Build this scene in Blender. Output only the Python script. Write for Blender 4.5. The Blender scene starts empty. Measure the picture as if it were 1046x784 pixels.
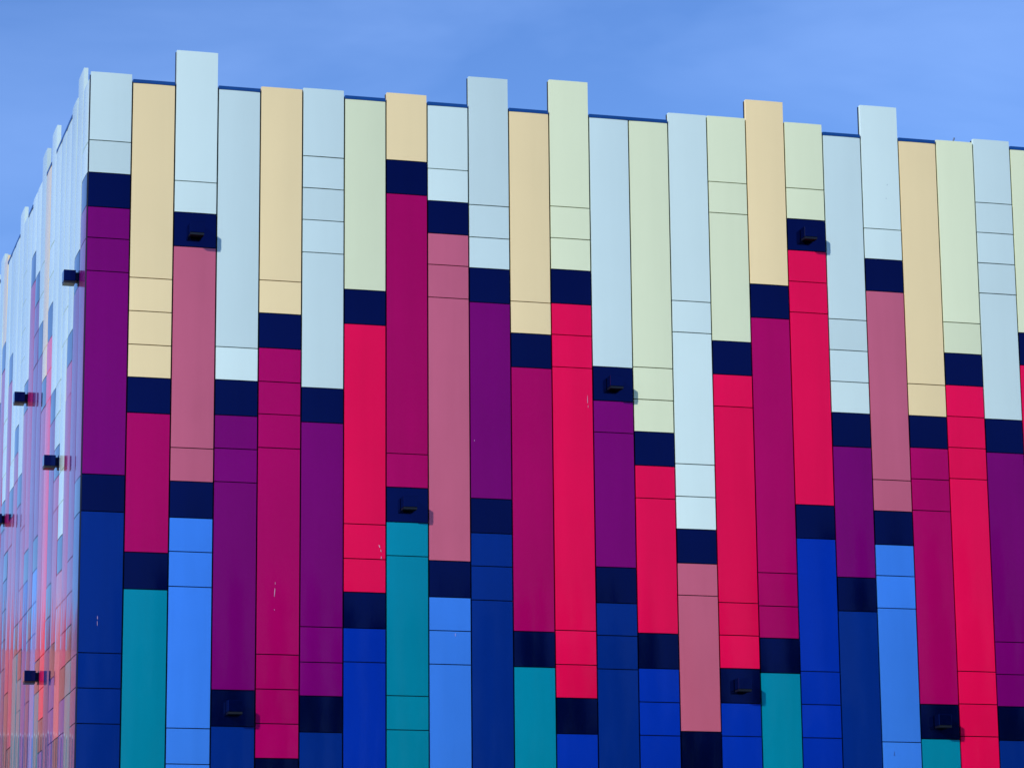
import bpy, bmesh, math, random
from mathutils import Vector, Matrix
S = 0.6                      # one cladding column is 0.6 m wide; every table below is in columns
GZ = 14.9                    # height of the roofline (z = 0 of the tables) above the ground, metres
rnd = random.Random(7)
scene = bpy.context.scene
COL = scene.collection

# colour keys: W light blue, A pale cyan, C cream, G pale green, N navy, P purple, M magenta, R red, V mauve,
#              D dark blue, L sky blue, B royal blue, T teal.  (joint heights from the top down, one colour per panel)
FRONT = {
  0: ([0.2, -1.44, -2.21, -3.02, -3.75, -4.53, -9.22, -10.06, -13.23, -14.01, -14.79], 'W W N P P P N D D D D'),
  1: ([0.0, -4.63, -5.41, -6.19, -6.95, -7.77, -10.95, -11.78], 'C C C C N M N T'),
  2: ([0.88, -2.27, -3.02, -3.83, -8.53, -9.3, -10.13, -10.9, -11.69, -14.85, -15.64], 'A A N V V N L L L L L'),
  3: ([0.0, -6.14, -6.91, -7.73, -8.5, -9.27, -13.98, -14.79], 'W A N P P P N D'),
  4: ([0.15, -4.51, -5.29, -6.11, -6.9, -7.66, -8.44, -13.16, -13.94, -14.71, -15.48], 'C C N M M M M M M M N'),
  5: ([0.2, -1.46, -2.23, -3.0, -3.78, -6.99, -7.8, -12.51, -13.31, -14.07, -14.88], 'W W W W W N P P P N D'),
  6: ([0.0, -4.61, -5.43, -10.12, -10.92, -11.69, -12.51, -13.28], 'G N R R R N B B'),
  7: ([0.24, -1.41, -2.23, -8.44, -9.23, -10.04, -10.82, -14.02, -14.79], 'C N M M N T T T T'),
  8: ([0.0, -1.55, -2.34, -3.13, -3.89, -4.68, -10.9, -11.74, -12.51, -13.28], 'A A N V V V N L L L'),
  9: ([0.8, -2.37, -3.16, -3.91, -4.74, -9.41, -10.22, -10.99, -11.78], 'W W W N P N D D D'),
  10: ([0.0, -4.66, -5.43, -6.25, -12.47, -13.29], 'C C N M N T'),
  11: ([0.88, -2.27, -3.05, -3.82, -4.65, -5.41, -6.19, -12.42, -13.21, -13.98, -14.8], 'G G G N R R R R R N B'),
  12: ([0.0, -6.13, -6.95, -7.71, -10.91, -11.75, -12.51, -13.29], 'W N P P N D D D'),
  13: ([0.0, -6.09, -6.87, -7.65, -8.46, -9.24, -12.43, -13.25, -14.03, -14.8], 'G G G N R R N B B B'),
  14: ([0.28, -4.41, -5.18, -8.38, -9.16, -9.94, -10.75, -11.51, -14.69], 'A A A A A N V V N'),
  15: ([0.28, -1.38, -2.16, -5.34, -6.16, -6.94, -11.65, -12.42, -13.2, -14.01, -14.78], 'G G G N R R R R N B B'),
  16: ([0.77, -3.88, -4.71, -10.91, -11.7, -12.46, -13.28], 'C N M M M N T'),
  17: ([0.27, -1.4, -2.18, -2.97, -3.75, -4.52, -9.24, -10.05, -13.22, -14.0, -14.78], 'G G N R R R N B B B B'),
  18: ([0.0, -4.63, -5.4, -6.18, -6.95, -7.78, -10.95, -11.76], 'W W W A N P N D'),
  19: ([0.86, -2.29, -3.06, -3.87, -8.55, -9.31, -10.13, -10.88, -11.66, -14.84], 'A A N V V N L L L L'),
  20: ([0.0, -6.14, -6.93, -7.72, -8.49, -9.26, -13.93, -14.75], 'C C N M M M N T'),
  21: ([0.11, -4.54, -5.32, -6.12, -6.9, -7.67, -8.44, -13.12, -13.9, -14.67], 'G G N R R R R R R R'),
  22: ([0.21, -1.43, -2.2, -2.98, -3.75, -6.92, -7.75, -12.39, -13.17, -13.94, -14.75], 'W W W W W N P P P N D'),
  23: ([0.0, -4.7, -5.52, -12.02], 'G N R R'),
}
LEFT = {
  1: ([0.62, -3.97, -4.75, -10.95, -11.72, -12.49, -13.26, -14.01], 'A N P P P N T T'),
  2: ([0.2, -5.4, -6.18, -6.97, -11.66, -12.44, -13.24, -14.0, -14.78], 'W N M M M M N B B'),
  3: ([0.0, -4.64, -5.43, -8.61, -9.38, -10.14, -10.93, -11.72, -14.87], 'A A A A A N V V N'),
  4: ([0.0, -6.16, -6.92, -7.74, -8.48, -9.26, -12.43, -13.2, -13.99, -14.77], 'W W W N M M N B B B'),
  5: ([0.0, -6.21, -6.96, -10.96, -11.72, -12.49], 'A N P N D D'),
  6: ([0.76, -2.37, -3.14, -3.91, -4.71, -5.48, -6.18, -12.43, -13.23, -13.99, -14.76], 'A A A N R R R R R N B'),
  7: ([0.0, -4.73, -5.5, -6.3, -12.5, -13.28], 'C C N M N T'),
  8: ([0.76, -2.42, -3.22, -3.97, -4.75, -9.44, -10.23, -11.02, -11.77], 'W W W N P N L L L'),
  9: ([0.15, -2.42, -3.17, -3.88, -4.65, -10.95, -11.76, -13.28], 'A N P P P N D D'),
  10: ([0.15, -1.54, -2.3, -9.27, -10.05, -10.86], 'A N M N B B'),
  11: ([0.0, -4.72, -5.47, -8.33, -10.17, -10.94, -11.73, -12.49, -13.27], 'A N M M M M N T T'),
  12: ([0.1, -1.45, -2.25, -3.03, -3.79, -6.98, -7.79, -10.93, -11.75], 'W W W W W N P N T'),
  13: ([0.6, -5.39, -6.15, -6.92, -14.15], 'A N M M N'),
  14: ([0.0, -6.28, -7.06, -7.86, -8.56, -12.23], 'A A N M M N'),
  15: ([0.0, -3.06, -3.89, -8.5, -9.36, -10.11, -10.91, -11.68], 'W N M N D D D D'),
  16: ([0.0, -4.65, -5.48, -6.2, -7.0, -7.82, -11.72], 'A A A A N P N'),
  17: ([0.3, -2.23, -2.97, -9.14], 'C N M N'),
  18: ([0.6, -3.92, -4.77, -10.37, -11.2], 'W N M N B'),
  19: ([0.0, -1.1, -1.97, -7.71, -8.56], 'A N P N D'),
  20: ([0.5, -4.38, -5.24, -9.82], 'A N M N'),
  21: ([0.5, -2.11, -3.0, -8.53, -9.4], 'W N M N T'),
}
COATW, BOW, COATIOR, SPEC, METAL = 1.0, .0046, 1.18, .05, .5
SUN, SKY, EXPO = 3.9, .13, .70
DUST, OZ, TINT = .6, 3.0, (.41, .55, .815)
CLOUD, CLOUDCOL = .16, (3.6, 5.2, 9., 1)
CAM = (3078.98, -0.27243210649771327, 0.2209281540724051, 0.009603544609699352, -8.489367992261508, -66.25977821323944, -22.112237555952483)
BRICK = (-32, -3.2, 62, 80, 15.3)
LIGHTS_FRONT = [
 (2, -3.45, 'small box light on the navy panel between the tallest pale fin and a mauve panel'),
 (7, -9.62, 'small box light on the navy panel directly above the tall teal panels'),
 (12, -6.54, 'small box light on the navy panel between a light blue panel and a purple one'),
 (17, -2.58, 'small box light on the navy panel under short pale green panels and above red'),
 (3, -14.38, 'small box light on the lower navy panel between purple above and dark blue below'),
 (15, -13.60, 'small box light on the lower navy panel between red above and royal blue below'),
 (20, -14.34, 'small box light on the lower navy panel under magenta near the right edge'),
]
LIGHTS_LEFT = [
 (1, -4.33, 'box light on the receding side wall closest to the corner, beside the purple panel'),
 (4, -8.10, 'box light on the receding side wall, touching a pale strip, nearest the dark blue panel'),
 (7, -12.86, 'lowest box light on the receding side wall, among reddish reflections'),
 (11, -5.05, 'box light midway up the receding side wall, second from the left picture edge'),
 (16, -7.40, 'box light cut by the left edge of the picture, on the receding side wall'),
]
WOOD = [(-6,-82,15,4.5),(4,-86,18,5),(12,-84,17,4.5),(19,-88,20,5.2),(27,-85,18.5,5),(34,-88,20.5,5),(41,-84,18,4.6),(46.5,-82,22.5,2.6),(52,-86,19,5),(60,-84,20,5),(69,-86,21,5.5),(78,-84,19,5)]

GRID = [-1.43,-2.22,-3.0,-3.78,-4.63,-5.42,-6.17,-6.93,-7.74,-8.5,-9.26,-10.08,-10.91,-11.7,-12.46,-13.26,-14.0,-14.78,-15.6]
GROUND = -GZ / S

def snap(z):
    g = min(GRID, key=lambda v: abs(v - z))
    return g if abs(g - z) < .4 else z

# ------------------------------------------------------------------ materials
def srgb(r, g, b):
    f = lambda c: (c/255/12.92) if c/255 <= .04045 else ((c/255+.055)/1.055)**2.4
    return (f(r), f(g), f(b), 1)

def mat(name, col, rough=.3, spec=.5, coat=0., coat_rough=.05, metal=0., dirt=0., wave=0., dirt_scale=3.):
    m = bpy.data.materials.new(name); m.use_nodes = True
    nt = m.node_tree; b = nt.nodes['Principled BSDF']
    b.inputs['Base Color'].default_value = col
    b.inputs['Roughness'].default_value = rough
    b.inputs['Specular IOR Level'].default_value = spec
    b.inputs['Coat Weight'].default_value = coat
    b.inputs['Coat Roughness'].default_value = coat_rough; b.inputs['Coat IOR'].default_value = COATIOR
    b.inputs['Metallic'].default_value = metal
    geo = nt.nodes.new('ShaderNodeNewGeometry')
    if dirt:
        # faint vertical rain streaks and blotches of dust on the paint
        mp = nt.nodes.new('ShaderNodeMapping'); mp.inputs['Scale'].default_value = (dirt_scale*1.6, dirt_scale*1.6, dirt_scale*.12)
        nt.links.new(geo.outputs['Position'], mp.inputs['Vector'])
        n = nt.nodes.new('ShaderNodeTexNoise'); n.inputs['Scale'].default_value = 1; n.inputs['Detail'].default_value = 3
        nt.links.new(mp.outputs['Vector'], n.inputs['Vector'])
        n2 = nt.nodes.new('ShaderNodeTexNoise'); n2.inputs['Scale'].default_value = .9; n2.inputs['Detail'].default_value = 3
        nt.links.new(geo.outputs['Position'], n2.inputs['Vector'])
        ad = nt.nodes.new('ShaderNodeMath'); ad.operation = 'ADD'
        nt.links.new(n.outputs['Fac'], ad.inputs[0]); nt.links.new(n2.outputs['Fac'], ad.inputs[1])
        mr = nt.nodes.new('ShaderNodeMapRange')
        mr.inputs['From Min'].default_value = .6; mr.inputs['From Max'].default_value = 1.4
        mr.inputs['To Min'].default_value = 1 - dirt; mr.inputs['To Max'].default_value = 1 + dirt*.6
        nt.links.new(ad.outputs[0], mr.inputs['Value'])
        oi = nt.nodes.new('ShaderNodeObjectInfo'); om = nt.nodes.new('ShaderNodeMapRange')
        om.inputs['To Min'].default_value = .94; om.inputs['To Max'].default_value = 1.05
        nt.links.new(oi.outputs['Random'], om.inputs['Value'])
        mm = nt.nodes.new('ShaderNodeMath'); mm.operation = 'MULTIPLY'; nt.links.new(mr.outputs[0], mm.inputs[0]); nt.links.new(om.outputs[0], mm.inputs[1]); mr = mm
        hv = nt.nodes.new('ShaderNodeVectorMath'); hv.operation = 'SCALE'; hv.inputs[0].default_value = col[:3]
        nt.links.new(mr.outputs[0], hv.inputs['Scale'])
        nt.links.new(hv.outputs[0], b.inputs['Base Color'])
    if wave:
        # sheet metal is never quite flat: slow waves of a millimetre or so
        n3 = nt.nodes.new('ShaderNodeTexNoise'); n3.inputs['Scale'].default_value = 1.3; n3.inputs['Detail'].default_value = 1
        nt.links.new(geo.outputs['Position'], n3.inputs['Vector'])
        bp = nt.nodes.new('ShaderNodeBump'); bp.inputs['Strength'].default_value = 1; bp.inputs['Distance'].default_value = wave
        nt.links.new(n3.outputs['Fac'], bp.inputs['Height'])
        nt.links.new(bp.outputs['Normal'], b.inputs['Normal']); nt.links.new(bp.outputs['Normal'], b.inputs['Coat Normal'])
    return m

PANEL = {
 'W': ('light_blue_panel',  (.5,.635,.61)),
 'A': ('pale_cyan_panel',   (.58,.725,.68)),
 'C': ('cream_panel',       (.76,.61,.325)),
 'G': ('pale_green_panel',  (.64,.7,.46)),
 'N': ('navy_panel',        (.0003,.0062,.068)),
 'P': ('purple_panel',      (.21,.0001,.145)),
 'M': ('magenta_panel',     (.45,.0001,.105)),
 'R': ('red_panel',         (.92,.003,.075)),
 'V': ('mauve_panel',       (.6,.125,.19)),
 'D': ('dark_blue_panel',   (.0006,.024,.2)),
 'L': ('sky_blue_panel',    (.05,.235,.78)),
 'B': ('royal_blue_panel',  (.0006,.032,.38)),
 'T': ('teal_panel',        (.0006,.25,.345)),
}
WORD = {'W':'light blue panel','A':'pale cyan panel','C':'cream panel','G':'pale green panel','N':'dark navy panel','P':'purple panel',
        'M':'magenta panel','R':'bright red panel','V':'dusty mauve panel','D':'dark blue panel','L':'sky blue panel','B':'royal blue panel','T':'teal panel'}
M = {k: mat(n.replace('_panel', '_paint'), c + (1,), rough=.13 if k == 'N' else .25, spec=SPEC, metal=.9 if k == 'N' else .3 if k in 'WACG' else METAL, coat=COATW, coat_rough=.05, dirt=.03 if k in 'WACG' else .08, wave=.0016)
     for k, (n, c) in PANEL.items()}
m_gap = mat('dark_joint_rail', (.004,.010,.028,1), rough=.6, spec=.3)
m_cop = mat('blue_coping_metal', (.001,.038,.18,1), rough=.35, spec=.4, dirt=.15)
m_core = mat('grey_blockwork', (.16,.17,.19,1), rough=.9, spec=.2, dirt=.2)
m_roof = mat('roof_membrane', (.18,.18,.19,1), rough=.9, spec=.2, dirt=.25)
m_light = mat('navy_light_housing', (.0006,.004,.05,1), rough=.4, spec=.15, dirt=.1)
m_black = mat('black_lamp_recess', (.002,.002,.004,1), rough=.35, spec=.5)
m_splat = mat('bird_dropping', (.42,.28,.42,1), rough=.8, spec=.2)
m_stain = mat('dark_run_stain', (.02,.05,.16,1), rough=.5, spec=.2)

# ------------------------------------------------------------------ helpers
def link(name, me, parent=None, material=None):
    o = bpy.data.objects.new(name, me); COL.objects.link(o)
    if material: me.materials.append(material)
    if parent: o.parent = parent
    return o
def empty(name, loc=(0,0,0), rz=0.):
    o = bpy.data.objects.new(name, None); COL.objects.link(o); o.location = loc; o.rotation_euler = (0,0,rz)
    o.empty_display_size = .2
    return o
def tag(o, label=None, cat=None, group=None, kind=None):
    if label: o['label'] = label
    if cat: o['category'] = cat
    if group: o['group'] = group
    if kind: o['kind'] = kind
    return o
def box(bm, x0, x1, y0, y1, z0, z1, mi=0, bevel=0.):
    vs = [bm.verts.new((x, y, z)) for z in (z0, z1) for y in (y0, y1) for x in (x0, x1)]
    fs = []
    for q in ((0,2,3,1),(4,5,7,6),(0,1,5,4),(2,6,7,3),(0,4,6,2),(1,3,7,5)):
        f = bm.faces.new([vs[i] for i in q]); f.material_index = mi; fs.append(f)
    if bevel:
        bmesh.ops.bevel(bm, geom=list({e for f in fs for e in f.edges}), offset=bevel, segments=2, affect='EDGES', profile=.6)
    return fs
def mesh(bm, name):
    me = bpy.data.meshes.new(name); bmesh.ops.recalc_face_normals(bm, faces=bm.faces)
    bm.to_mesh(me); bm.free(); return me

# A panel tray in the facade's own frame: u along the wall, d outward, z up. Its face bows outward a few millimetres.
def tray(bm, to, u0, u1, z0, z1, depth, mi=0, bow=BOW):
    w, h = u1-u0, z1-z0
    nx = 8; nz = max(2, min(10, int(h/.42)+1))
    tilt_u, tilt_z = rnd.gauss(0, .0030), rnd.gauss(0, .0030)
    bu = bow*rnd.uniform(.75, 1.25)
    ph = [rnd.gauss(0, .00035) for _ in range(nz+1)]
    V = []
    for j in range(nz+1):
        t = j/nz; row = []
        for i in range(nx+1):
            s = i/nx
            d = bu*(1-(2*s-1)**2) + min(.0012, .0016*h)*(1-(2*t-1)**2) + tilt_u*(s-.5)*w + tilt_z*(t-.5)*min(h, 1.) + ph[j]*(1-(2*s-1)**2)
            row.append(bm.verts.new(to(u0+s*w, d, z0+t*h)))
        V.append(row)
    for j in range(nz):
        for i in range(nx):
            f = bm.faces.new((V[j][i], V[j][i+1], V[j+1][i+1], V[j+1][i])); f.smooth = True; f.material_index = mi
    # folded returns (own vertices, so that the edge stays crisp)
    ring = [V[0][i].co for i in range(nx+1)] + [V[j][nx].co for j in range(1, nz+1)] + [V[nz][i].co for i in range(nx-1, -1, -1)] + [V[j][0].co for j in range(nz-1, 0, -1)]
    def back(c):
        o0, o1 = Vector(to(0,0,0)), Vector(to(0,1,0)); n = (o1-o0)
        return c - n*((c-o0).dot(n) + depth)
    fr = [bm.verts.new(c) for c in ring]; bk = [bm.verts.new(back(c.copy())) for c in ring]
    k = len(ring)
    for i in range(k):
        f = bm.faces.new((fr[i], bk[i], bk[(i+1) % k], fr[(i+1) % k])); f.material_index = mi
    f = bm.faces.new(bk); f.material_index = mi

def front(u, d, z): return (u, -d, z)
def left(u, d, z):  return (-d, u, z)

# ------------------------------------------------------------------ the building
building = empty('clad_building', (0, 0, 0))
tag(building, 'large flat roofed building clad in tall multicoloured vertical panels under blue sky', 'building')
NF, NL = 34, 30
TH = .1                       # tray depth in columns
def zz(z): return GZ + z*S

bm = bmesh.new()
box(bm, .3*S, NF*S, .3*S, NL*S, 0, zz(-.6)); link('wall', mesh(bm, 'wall'), building, m_core)
bm = bmesh.new()
box(bm, .66*S, (NF-.3)*S, .66*S, (NL-.3)*S, zz(-.6)+.002, zz(-.3)); link('roof', mesh(bm, 'roof'), building, m_roof)
bm = bmesh.new()
box(bm, .17*S, NF*S, .17*S, .62*S, zz(-.59), zz(.085), bevel=.004)
box(bm, .17*S, .62*S, .625*S, NL*S, zz(-.59), zz(.085), bevel=.004)
link('parapet', mesh(bm, 'parapet'), building, m_cop)
# the coping shows only over the strips that stop at the roofline: one folded length per gap between the taller strips
def coping(to, tops, end):
    k = 1
    while k < end:
        if tops(k) > .05: k += 1; continue
        a = k
        while k < end and tops(k) <= .05: k += 1
        bm = bmesh.new()
        p, q = Vector(to((a+.012)*S, .012*S, 0)), Vector(to((k-.012)*S, -.168*S, 0))
        box(bm, min(p.x,q.x), max(p.x,q.x), min(p.y,q.y), max(p.y,q.y), zz(.006), zz(.092), bevel=.003)
        link('coping', mesh(bm, 'coping'), building, m_cop)
GAP, JOINT = .018, .011       # half of a vertical gap, half of a horizontal joint (columns)
BASE = GROUND + .9
def strip(to, k, zs, letters, split=True, u_from=None, depth=TH):
    cols = letters.split()
    u0 = (k + GAP) if u_from is None else u_from
    u1 = k + 1 - GAP
    zs = list(zs) + [BASE]
    bm = bmesh.new()
    # the dark channel behind the panels: seen only through the joints
    cu0, cu1 = max(u0-GAP*.9, k+.002), k+.998
    if u_from is not None: cu0 = u_from+.02
    dd = [(cu0*S, -depth*S-.002), (cu1*S, -depth*S-.002), (cu1*S, -(depth+.045)*S), (cu0*S, -(depth+.045)*S)]
    if u_from is not None: dd = [(max(a, .16*S), b) for a, b in dd]
    lo = [bm.verts.new(to(a, b, zz(BASE))) for a, b in dd]; hi = [bm.verts.new(to(a, b, zz(zs[0] if (to is front and zs[0] > .05) else min(zs[0], -.04))-.012)) for a, b in dd]
    for i in range(4):
        j = (i+1) % 4; bm.faces.new((lo[i], lo[j], hi[j], hi[i]))
    bm.faces.new(lo); bm.faces.new(hi)
    if split:
        par = link('cladding_strip', mesh(bm, 'cladding_strip'), building, m_gap)
        if zs[0] > .55: par['label'] = 'tall strip rising well above the roofline'
    used = []
    for i, c in enumerate(cols):
        if i and i == len(cols)-1 and False: pass
        za, zb = zs[i], zs[i+1]
        hi_z = zz(za) - (0 if i == 0 else JOINT*S); lo_z = zz(zb) + (0 if i == len(cols)-1 else JOINT*S)
        if split:
            b2 = bmesh.new(); tray(b2, to, u0*S, u1*S, lo_z, hi_z, depth*S)
            o = link(PANEL[c][0], mesh(b2, PANEL[c][0]), par, M[c]); o['label'] = WORD[c]
            yield_list.append((to, k, i, c, o, za, zb))
        else:
            if c not in used: used.append(c)
            tray(bm, to, u0*S, u1*S, lo_z, hi_z, depth*S, mi=1+used.index(c))
    if not split:
        o = link('cladding_strip', mesh(bm, 'cladding_strip'), building, m_gap)
        for c in used: o.data.materials.append(M[c])
def front_cols(k): return FRONT[k] if k < 24 else FRONT[(k*7 + 3) % 22 + 1]
def left_cols(k): return LEFT[k] if k in LEFT else LEFT[(k*5) % 16 + 2]
coping(front, lambda k: front_cols(k)[0][0], NF)
coping(left, lambda k: left_cols(k)[0][0], NL)
yield_list = []
for k in range(24):
    zs, cols = FRONT[k]
    strip(front, k, zs, cols, True, .035 if k == 0 else None)
for k in range(24, NF):       # past the right edge of the frame: the same kinds of strip go on
    zs, cols = front_cols(k)
    strip(front, k, zs, cols, False)
strip(left, 0, [.02, -1.5, -2.22, -3.0, -3.78, -9.26, -10.08, -13.26, -14.0, -14.78], 'A A N P P N D D D D', True, .036, .03)
for k in range(1, NL):
    zs, cols = left_cols(k)
    strip(left, k, [zs[0]] + [snap(z) for z in zs[1:]], cols, k < 9)

bm = bmesh.new(); box(bm, .006*S, .030*S, .006*S, .030*S, zz(BASE), zz(.12)); link('corner_trim', mesh(bm, 'corner_trim'), building, m_gap)

# plinth under the cladding
bm = bmesh.new()
box(bm, .06*S, NF*S, .06*S, .29*S, 0, zz(BASE)-.01, bevel=.004)
box(bm, .06*S, .29*S, .295*S, NL*S, 0, zz(BASE)-.01, bevel=.004)
link('plinth', mesh(bm, 'plinth'), building, m_core)

# old bird droppings and a dark run, each on the panel it marks
def splat(bm, u, z, w, h, lean=0.):
    n = 9; ring = []
    for i in range(n):
        a = 2*math.pi*i/n; r = rnd.uniform(.75, 1.15)
        ring.append(bm.verts.new((u + (w*math.cos(a)*r + lean*math.sin(a))*.5, -.008, z + h*math.sin(a)*r*.5)))
    bm.faces.new(ring)
SPLATS = [(6, -10.62, .84, [(0,.0,.030,.10,-.022), (.035,-.10,.016,.09,-.012), (.043,-.26,.022,.075,0)]),
          (4, -11.75, .42, [(0,.0,.018,.24,.014), (.012,.20,.012,.07,0), (-.004,-.40,.016,.035,0)]),
          (11, -6.95, .86, [(0,0,.016,.24,0), (.012,-.16,.012,.08,0)]),
          (0, -12.45, .44, [(0,0,.014,.10,0), (0,-.13,.010,.14,0)]),
          (9, -8.05, .10, [(0,0,.016,.04,0)]), (19, -1.5, .62, [(0,0,.020,.03,0)]), (8, -12.6, .62, [(0,0,.012,.10,0)]),
          (19, -15.12, .30, [(0,0,.022,.14,0), (-.02,-.03,.014,.05,0)]), (19, -1.15, .66, [(0,0,.014,.05,.012)])]
for (k, z, u, parts) in SPLATS:
    for (to, kk, i, c, o, za, zb) in yield_list:
        if to is front and kk == k and za >= z > zb:
            bm = bmesh.new()
            for (du, dz, w, h, ln) in parts: splat(bm, (k+u+du)*S, zz(z+dz), w*.7*S, h*.9*S, ln*S)
            me = mesh(bm, 'bird_dropping')
            mi = len(o.data.materials); o.data.materials.append(m_stain if k == 19 else m_splat)
            b3 = bmesh.new(); b3.from_mesh(o.data); b3.from_mesh(me)
            b3.faces.ensure_lookup_table()
            for f in list(b3.faces)[-len(me.polygons):]: f.material_index = mi
            b3.to_mesh(o.data); b3.free()

# ------------------------------------------------------------------ small box lights on the navy panels
def wall_light():
    t = empty('wall_light')
    w, h, d = .165*S, .145*S, .30*S
    bm = bmesh.new(); box(bm, -w, w, -d, -.02*S, -h+.03*S, h, bevel=.006); hs = link('housing', mesh(bm, 'housing'), t, M['N'])
    bm = bmesh.new(); box(bm, -w*.96, w*.96, -d*.97, -.03*S, -h-.02*S, -h+.03*S-.001); link('lamp_recess', mesh(bm, 'lamp_recess'), t, m_black)
    bm = bmesh.new(); box(bm, -w*.7, w*.7, -.019*S, .03*S, -h*.7, h*.7, bevel=.003); link('mounting_plate', mesh(bm, 'mounting_plate'), t, m_light)
    return t
def dup(root):
    r = root.copy(); COL.objects.link(r)
    for ch in root.children:
        c = ch.copy(); COL.objects.link(c); c.parent = r
    return r
proto = wall_light(); first = [True]
def place_light(loc, rz, label):
    o = proto if first[0] else dup(proto); first[0] = False
    o.location = loc; o.rotation_euler = (0, 0, rz)
    tag(o, label, 'wall light', 'small box lights fixed to the navy panels')
OUT = .012
for (k, z, label) in LIGHTS_FRONT: place_light(((k+.5)*S, -OUT, zz(z)), 0, label)
for (k, z, label) in LIGHTS_LEFT: place_light((-OUT, (k+.5)*S, zz(z)), -math.pi/2, label)

# thin aerial rods that peep over the roof edge
m_rod = mat('dull_steel_rod', (.09,.13,.2,1), rough=.5, metal=.6)
def rod(x, y, top, lean, label):
    bm = bmesh.new(); b0 = Vector((x*S, y*S, zz(-.3))); b1 = Vector(((x+lean)*S, y*S, zz(top)))
    d = b1-b0; rot = d.to_track_quat('Z', 'Y').to_matrix().to_4x4()
    bmesh.ops.create_cone(bm, cap_ends=True, segments=8, radius1=.018, radius2=.012, depth=d.length, matrix=Matrix.Translation((b0+b1)/2) @ rot)
    tag(link('roof_rod', mesh(bm, 'roof_rod'), None, m_rod), label, 'rod', 'short rods on the roof edge')
rod(3.05, .9, .34, .24, 'short slanted rod on the roof edge beside the tallest pale fin')
rod(21.62, .9, .50, .30, 'short slanted rod above the pale green panel near the right end of the roof')

# ------------------------------------------------------------------ surroundings
m_ground = mat('grass_and_earth', (.05,.075,.03,1), rough=.95, spec=.1, dirt=.35, dirt_scale=.4)
m_pave = mat('concrete_paving', (.27,.26,.24,1), rough=.85, spec=.25, dirt=.2, dirt_scale=.5)
m_road = mat('asphalt', (.05,.05,.052,1), rough=.9, spec=.25, dirt=.2, dirt_scale=.6)
m_line = mat('white_road_paint', (.75,.75,.72,1), rough=.7, spec=.3, dirt=.1)
def slab(name, x0, x1, y0, y1, z0, z1, m):
    bm = bmesh.new(); box(bm, x0, x1, y0, y1, z0, z1); return tag(link(name, mesh(bm, name), None, m), kind='structure')
bm = bmesh.new(); bmesh.ops.create_grid(bm, x_segments=4, y_segments=4, size=900)
tag(link('ground', mesh(bm, 'ground'), None, m_ground), kind='structure')
slab('pavement', -14, 45, -9, 30, -.05, .012, m_pave)
slab('road', -400, 400, -22, -11, -.05, .008, m_road)
slab('kerb', -400, 400, -10.999, -10.8, -.05, .12, m_pave)
bm = bmesh.new()
for i in range(-60, 60): box(bm, i*6, i*6+2.5, -16.56, -16.44, .004, .012)
tag(link('road_markings', mesh(bm, 'road_markings'), None, m_line), kind='structure')

m_brick = bpy.data.materials.new('red_brick'); m_brick.use_nodes = True
nt = m_brick.node_tree; b = nt.nodes['Principled BSDF']; b.inputs['Roughness'].default_value = .85
tc = nt.nodes.new('ShaderNodeNewGeometry'); sx = nt.nodes.new('ShaderNodeSeparateXYZ'); cx = nt.nodes.new('ShaderNodeCombineXYZ'); am = nt.nodes.new('ShaderNodeMath')
nt.links.new(tc.outputs['Position'], sx.inputs[0]); nt.links.new(sx.outputs[0], am.inputs[0]); nt.links.new(sx.outputs[1], am.inputs[1])
nt.links.new(am.outputs[0], cx.inputs[0]); nt.links.new(sx.outputs[2], cx.inputs[1])
br = nt.nodes.new('ShaderNodeTexBrick'); br.inputs['Scale'].default_value = 4
br.inputs['Color1'].default_value = (.46,.12,.13,1); br.inputs['Color2'].default_value = (.40,.09,.10,1); br.inputs['Mortar'].default_value = (.4,.34,.3,1)
br.inputs['Mortar Size'].default_value = .012
nt.links.new(cx.outputs[0], br.inputs['Vector']); nt.links.new(br.outputs['Color'], b.inputs['Base Color'])
m_glass = mat('dark_window_glass', (.02,.03,.04,1), rough=.05, spec=.8)
m_white = mat('white_frame_paint', (.5,.52,.56,1), rough=.5)
m_slate = mat('grey_flat_roof', (.12,.12,.13,1), rough=.9)

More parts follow.
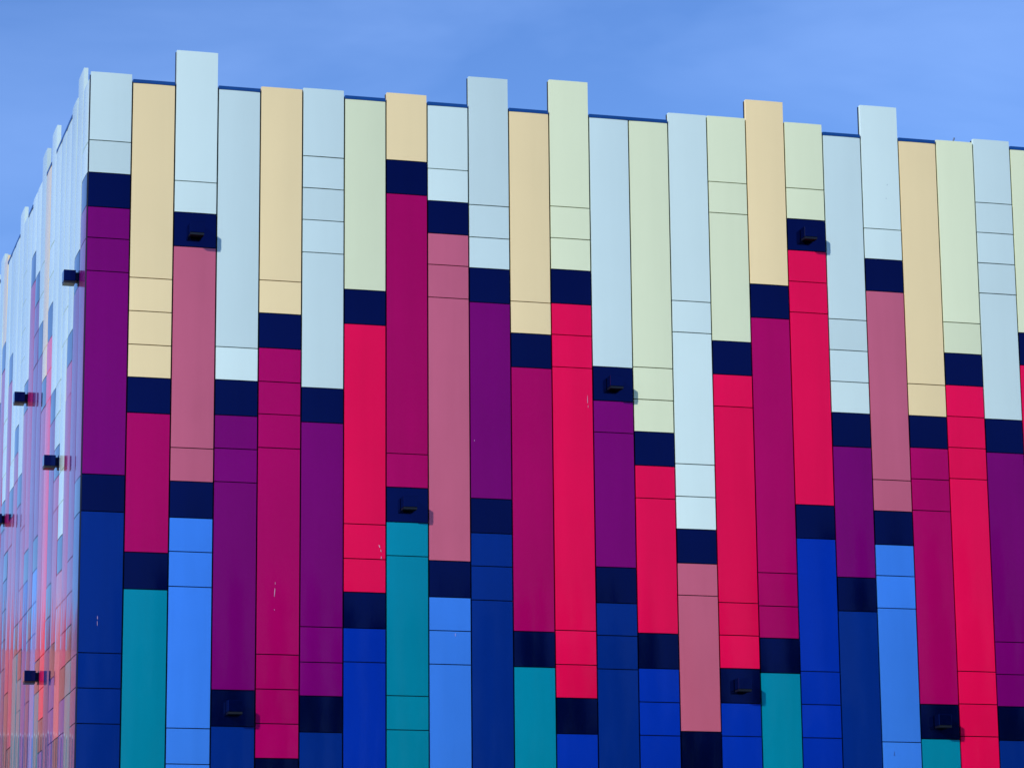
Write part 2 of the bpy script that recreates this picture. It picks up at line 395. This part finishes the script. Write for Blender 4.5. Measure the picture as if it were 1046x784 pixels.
def block(name, label, x0, x1, y0, y1, h, wm, faces):
    """a plain neighbour: walls, parapet, and window openings with frames and panes on the given sides"""
    t = empty(name, (x0, y0, 0)); tag(t, label, 'building')
    w, d = x1-x0, y1-y0
    bm = bmesh.new(); box(bm, 0, w, 0, d, 0, h); link('wall', mesh(bm, 'wall'), t, wm)
    r = random.Random(3); x = .4
    while x < w-3:                                    # stair towers and steep dormers along the front give it a ragged skyline
        a = r.uniform(.5, 1.6); e = r.uniform(.1, 1.2)
        bm = bmesh.new(); box(bm, x, x+a, .002, 4, h+.001, h+e)
        z0 = h+e+.003; q = [bm.verts.new(c) for c in ((x,.002,z0), (x+a,.002,z0), (x+a,4,z0), (x,4,z0))]
        p0, p1 = bm.verts.new((x+a/2,.002,z0+a*.9)), bm.verts.new((x+a/2,4,z0+a*.9))
        for f in ((q[0],q[1],p0), (q[1],q[2],p1,p0), (q[2],q[3],p1), (q[3],q[0],p0,p1), (q[3],q[2],q[1],q[0])): bm.faces.new(f)
        link('dormer', mesh(bm, 'dormer'), t, wm); x += a + r.uniform(.15, .9)
    for side in faces:
        L = w if side in 'S' else d
        n = int(L/4)
        for fl in range(int(h/3.3)):
            for i in range(n):
                c = (i+.5)*L/n; z = 1.0+fl*3.3
                bf, bg = bmesh.new(), bmesh.new()
                if side == 'S':
                    for a in ((c-.8, c-.72, z, z+1.6), (c+.72, c+.8, z, z+1.6), (c-.72, c+.72, z, z+.08), (c-.72, c+.72, z+1.52, z+1.6)): box(bf, a[0], a[1], -.06, -.002, a[2], a[3])
                    box(bg, c-.72, c+.72, -.03, -.003, z+.08, z+1.52)
                else:
                    xe, xo = (w+.002, w+.06) if side == 'E' else (-.06, -.002)
                    for a in ((c-.8, c-.72, z, z+1.6), (c+.72, c+.8, z, z+1.6), (c-.72, c+.72, z, z+.08), (c-.72, c+.72, z+1.52, z+1.6)): box(bf, xe, xo, a[0], a[1], a[2], a[3])
                    g0, g1 = (w+.003, w+.03) if side == 'E' else (-.03, -.003)
                    box(bg, g0, g1, c-.72, c+.72, z+.08, z+1.52)
                f = link('window', mesh(bf, 'window'), t, m_white); link('pane', mesh(bg, 'pane'), f, m_glass)
    return t
block('brick_building', 'red brick block mirrored in the lower left panels', *BRICK, m_brick, 'S')

# ------------------------------------------------------------------ the wood across the road (mirrored dark in the lower panels)
m_leaf = mat('tree_leaves', (.035,.06,.018,1), rough=.6, spec=.3)
m_bark = mat('tree_bark', (.10,.075,.05,1), rough=.95, spec=.1)
r = random.Random(5)
bm = bmesh.new()
def limb(a, b, r0, r1):
    d = Vector(b)-Vector(a); q = d.to_track_quat('Z', 'Y').to_matrix().to_4x4()
    geo = bmesh.ops.create_cone(bm, cap_ends=True, segments=7, radius1=r0, radius2=r1, depth=d.length, matrix=Matrix.Translation((Vector(a)+Vector(b))/2) @ q)
    for v in geo['verts']:
        for f in v.link_faces: f.material_index = 1
for (x, y, h, rad) in WOOD:
    h *= 1.12
    base = Vector((x, y, -.1)); limb(base, base+Vector((.2,0,h*.8)), .42, .08)
    for i in range(16):
        t = r.uniform(.22, 1); a = r.uniform(0, 6.283); rr = rad*math.sin(math.pi*min(1, .18+t*.8))*r.uniform(.4, 1)
        tip = base + Vector((math.cos(a)*rr, math.sin(a)*rr, h*t*.94)); limb(base+Vector((0,0,h*t*.7)), tip, .12, .03)
        for _ in range(150):
            p = tip + Vector((r.gauss(0,1.15), r.gauss(0,1.15), r.gauss(0,.8)))
            n = Vector((r.gauss(0,1), r.gauss(0,1), r.gauss(.5,1))).normalized(); u = n.orthogonal().normalized(); v = n.cross(u); s = r.uniform(.25,.5)
            bm.faces.new([bm.verts.new(p+u*s), bm.verts.new(p+v*s*.6), bm.verts.new(p-u*s), bm.verts.new(p-v*s*.6)])
me = bpy.data.meshes.new('woodland'); bm.to_mesh(me); bm.free()
wood = link('woodland', me, None, m_leaf); me.materials.append(m_bark); tag(wood, kind='stuff')

# ------------------------------------------------------------------ light, sky, camera
to_sun = Vector((-1.44, -1.0, .96)).normalized()
elev = math.asin(to_sun.z); az = math.atan2(to_sun.x, to_sun.y)      # azimuth from +Y towards +X
sun = bpy.data.lights.new('sun', 'SUN'); sun.energy = SUN; sun.angle = math.radians(.9); sun.color = (1, .96, .90)
so = bpy.data.objects.new('sun', sun); COL.objects.link(so); so.rotation_euler = to_sun.to_track_quat('Z', 'Y').to_euler(); so.location = (-20,-20,30)
w = bpy.data.worlds.new('World'); scene.world = w; w.use_nodes = True
nt = w.node_tree; bg = nt.nodes['Background']
sky = nt.nodes.new('ShaderNodeTexSky'); sky.sky_type = 'NISHITA'; sky.sun_disc = False
sky.sun_elevation = elev; sky.sun_rotation = az; sky.altitude = 50; sky.air_density = 1.0; sky.dust_density = DUST; sky.ozone_density = OZ
tint = nt.nodes.new('ShaderNodeMix'); tint.data_type = 'RGBA'; tint.blend_type = 'MULTIPLY'; tint.inputs['Factor'].default_value = 1
tint.inputs[7].default_value = TINT + (1,)
# thin high cloud, hardly there
tcw = nt.nodes.new('ShaderNodeTexCoord'); mpw = nt.nodes.new('ShaderNodeMapping'); mpw.inputs['Scale'].default_value = (2.2, 2.2, 7)
nzw = nt.nodes.new('ShaderNodeTexNoise'); nzw.inputs['Scale'].default_value = 2.3; nzw.inputs['Detail'].default_value = 5; nzw.inputs['Distortion'].default_value = .4
rw = nt.nodes.new('ShaderNodeMapRange'); rw.inputs['From Min'].default_value = .42; rw.inputs['From Max'].default_value = .75; rw.inputs['To Max'].default_value = CLOUD
mixc = nt.nodes.new('ShaderNodeMix'); mixc.data_type = 'RGBA'; mixc.inputs[7].default_value = CLOUDCOL
nt.links.new(tcw.outputs['Generated'], mpw.inputs['Vector']); nt.links.new(mpw.outputs[0], nzw.inputs['Vector']); nt.links.new(nzw.outputs['Fac'], rw.inputs['Value'])
nt.links.new(sky.outputs[0], tint.inputs[6]); nt.links.new(tint.outputs[2], mixc.inputs[6]); nt.links.new(rw.outputs[0], mixc.inputs['Factor'])
nt.links.new(mixc.outputs[2], bg.inputs['Color']); bg.inputs['Strength'].default_value = SKY

cam = bpy.data.cameras.new('camera'); co = bpy.data.objects.new('camera', cam); COL.objects.link(co); scene.camera = co
F, YAW, PIT, ROL, CX, CY, CZ = CAM
ca, sa, cb, sb, cc, sc = math.cos(YAW), math.sin(YAW), math.cos(PIT), math.sin(PIT), math.cos(ROL), math.sin(ROL)
Rz = Matrix(((ca,-sa,0),(sa,ca,0),(0,0,1))); Rx = Matrix(((1,0,0),(0,cb,-sb),(0,sb,cb))); Ry = Matrix(((cc,0,sc),(0,1,0),(-sc,0,cc)))
R = Rz @ Rx @ Ry
X, Y, Z = R.col[0], R.col[1], R.col[2]
co.matrix_world = Matrix(((X.x, Z.x, -Y.x, CX*S), (X.y, Z.y, -Y.y, CY*S), (X.z, Z.z, -Y.z, zz(CZ)), (0,0,0,1)))
cam.sensor_width = 36; cam.sensor_fit = 'HORIZONTAL'; cam.lens = F/1046*36; cam.clip_start = .1; cam.clip_end = 3000
vs = scene.view_settings; vs.view_transform = 'Standard'; vs.look = 'None'; vs.gamma = 1; vs.use_curve_mapping = False; vs.exposure = EXPO
scene.cycles.max_bounces = 8; scene.cycles.use_denoising = True
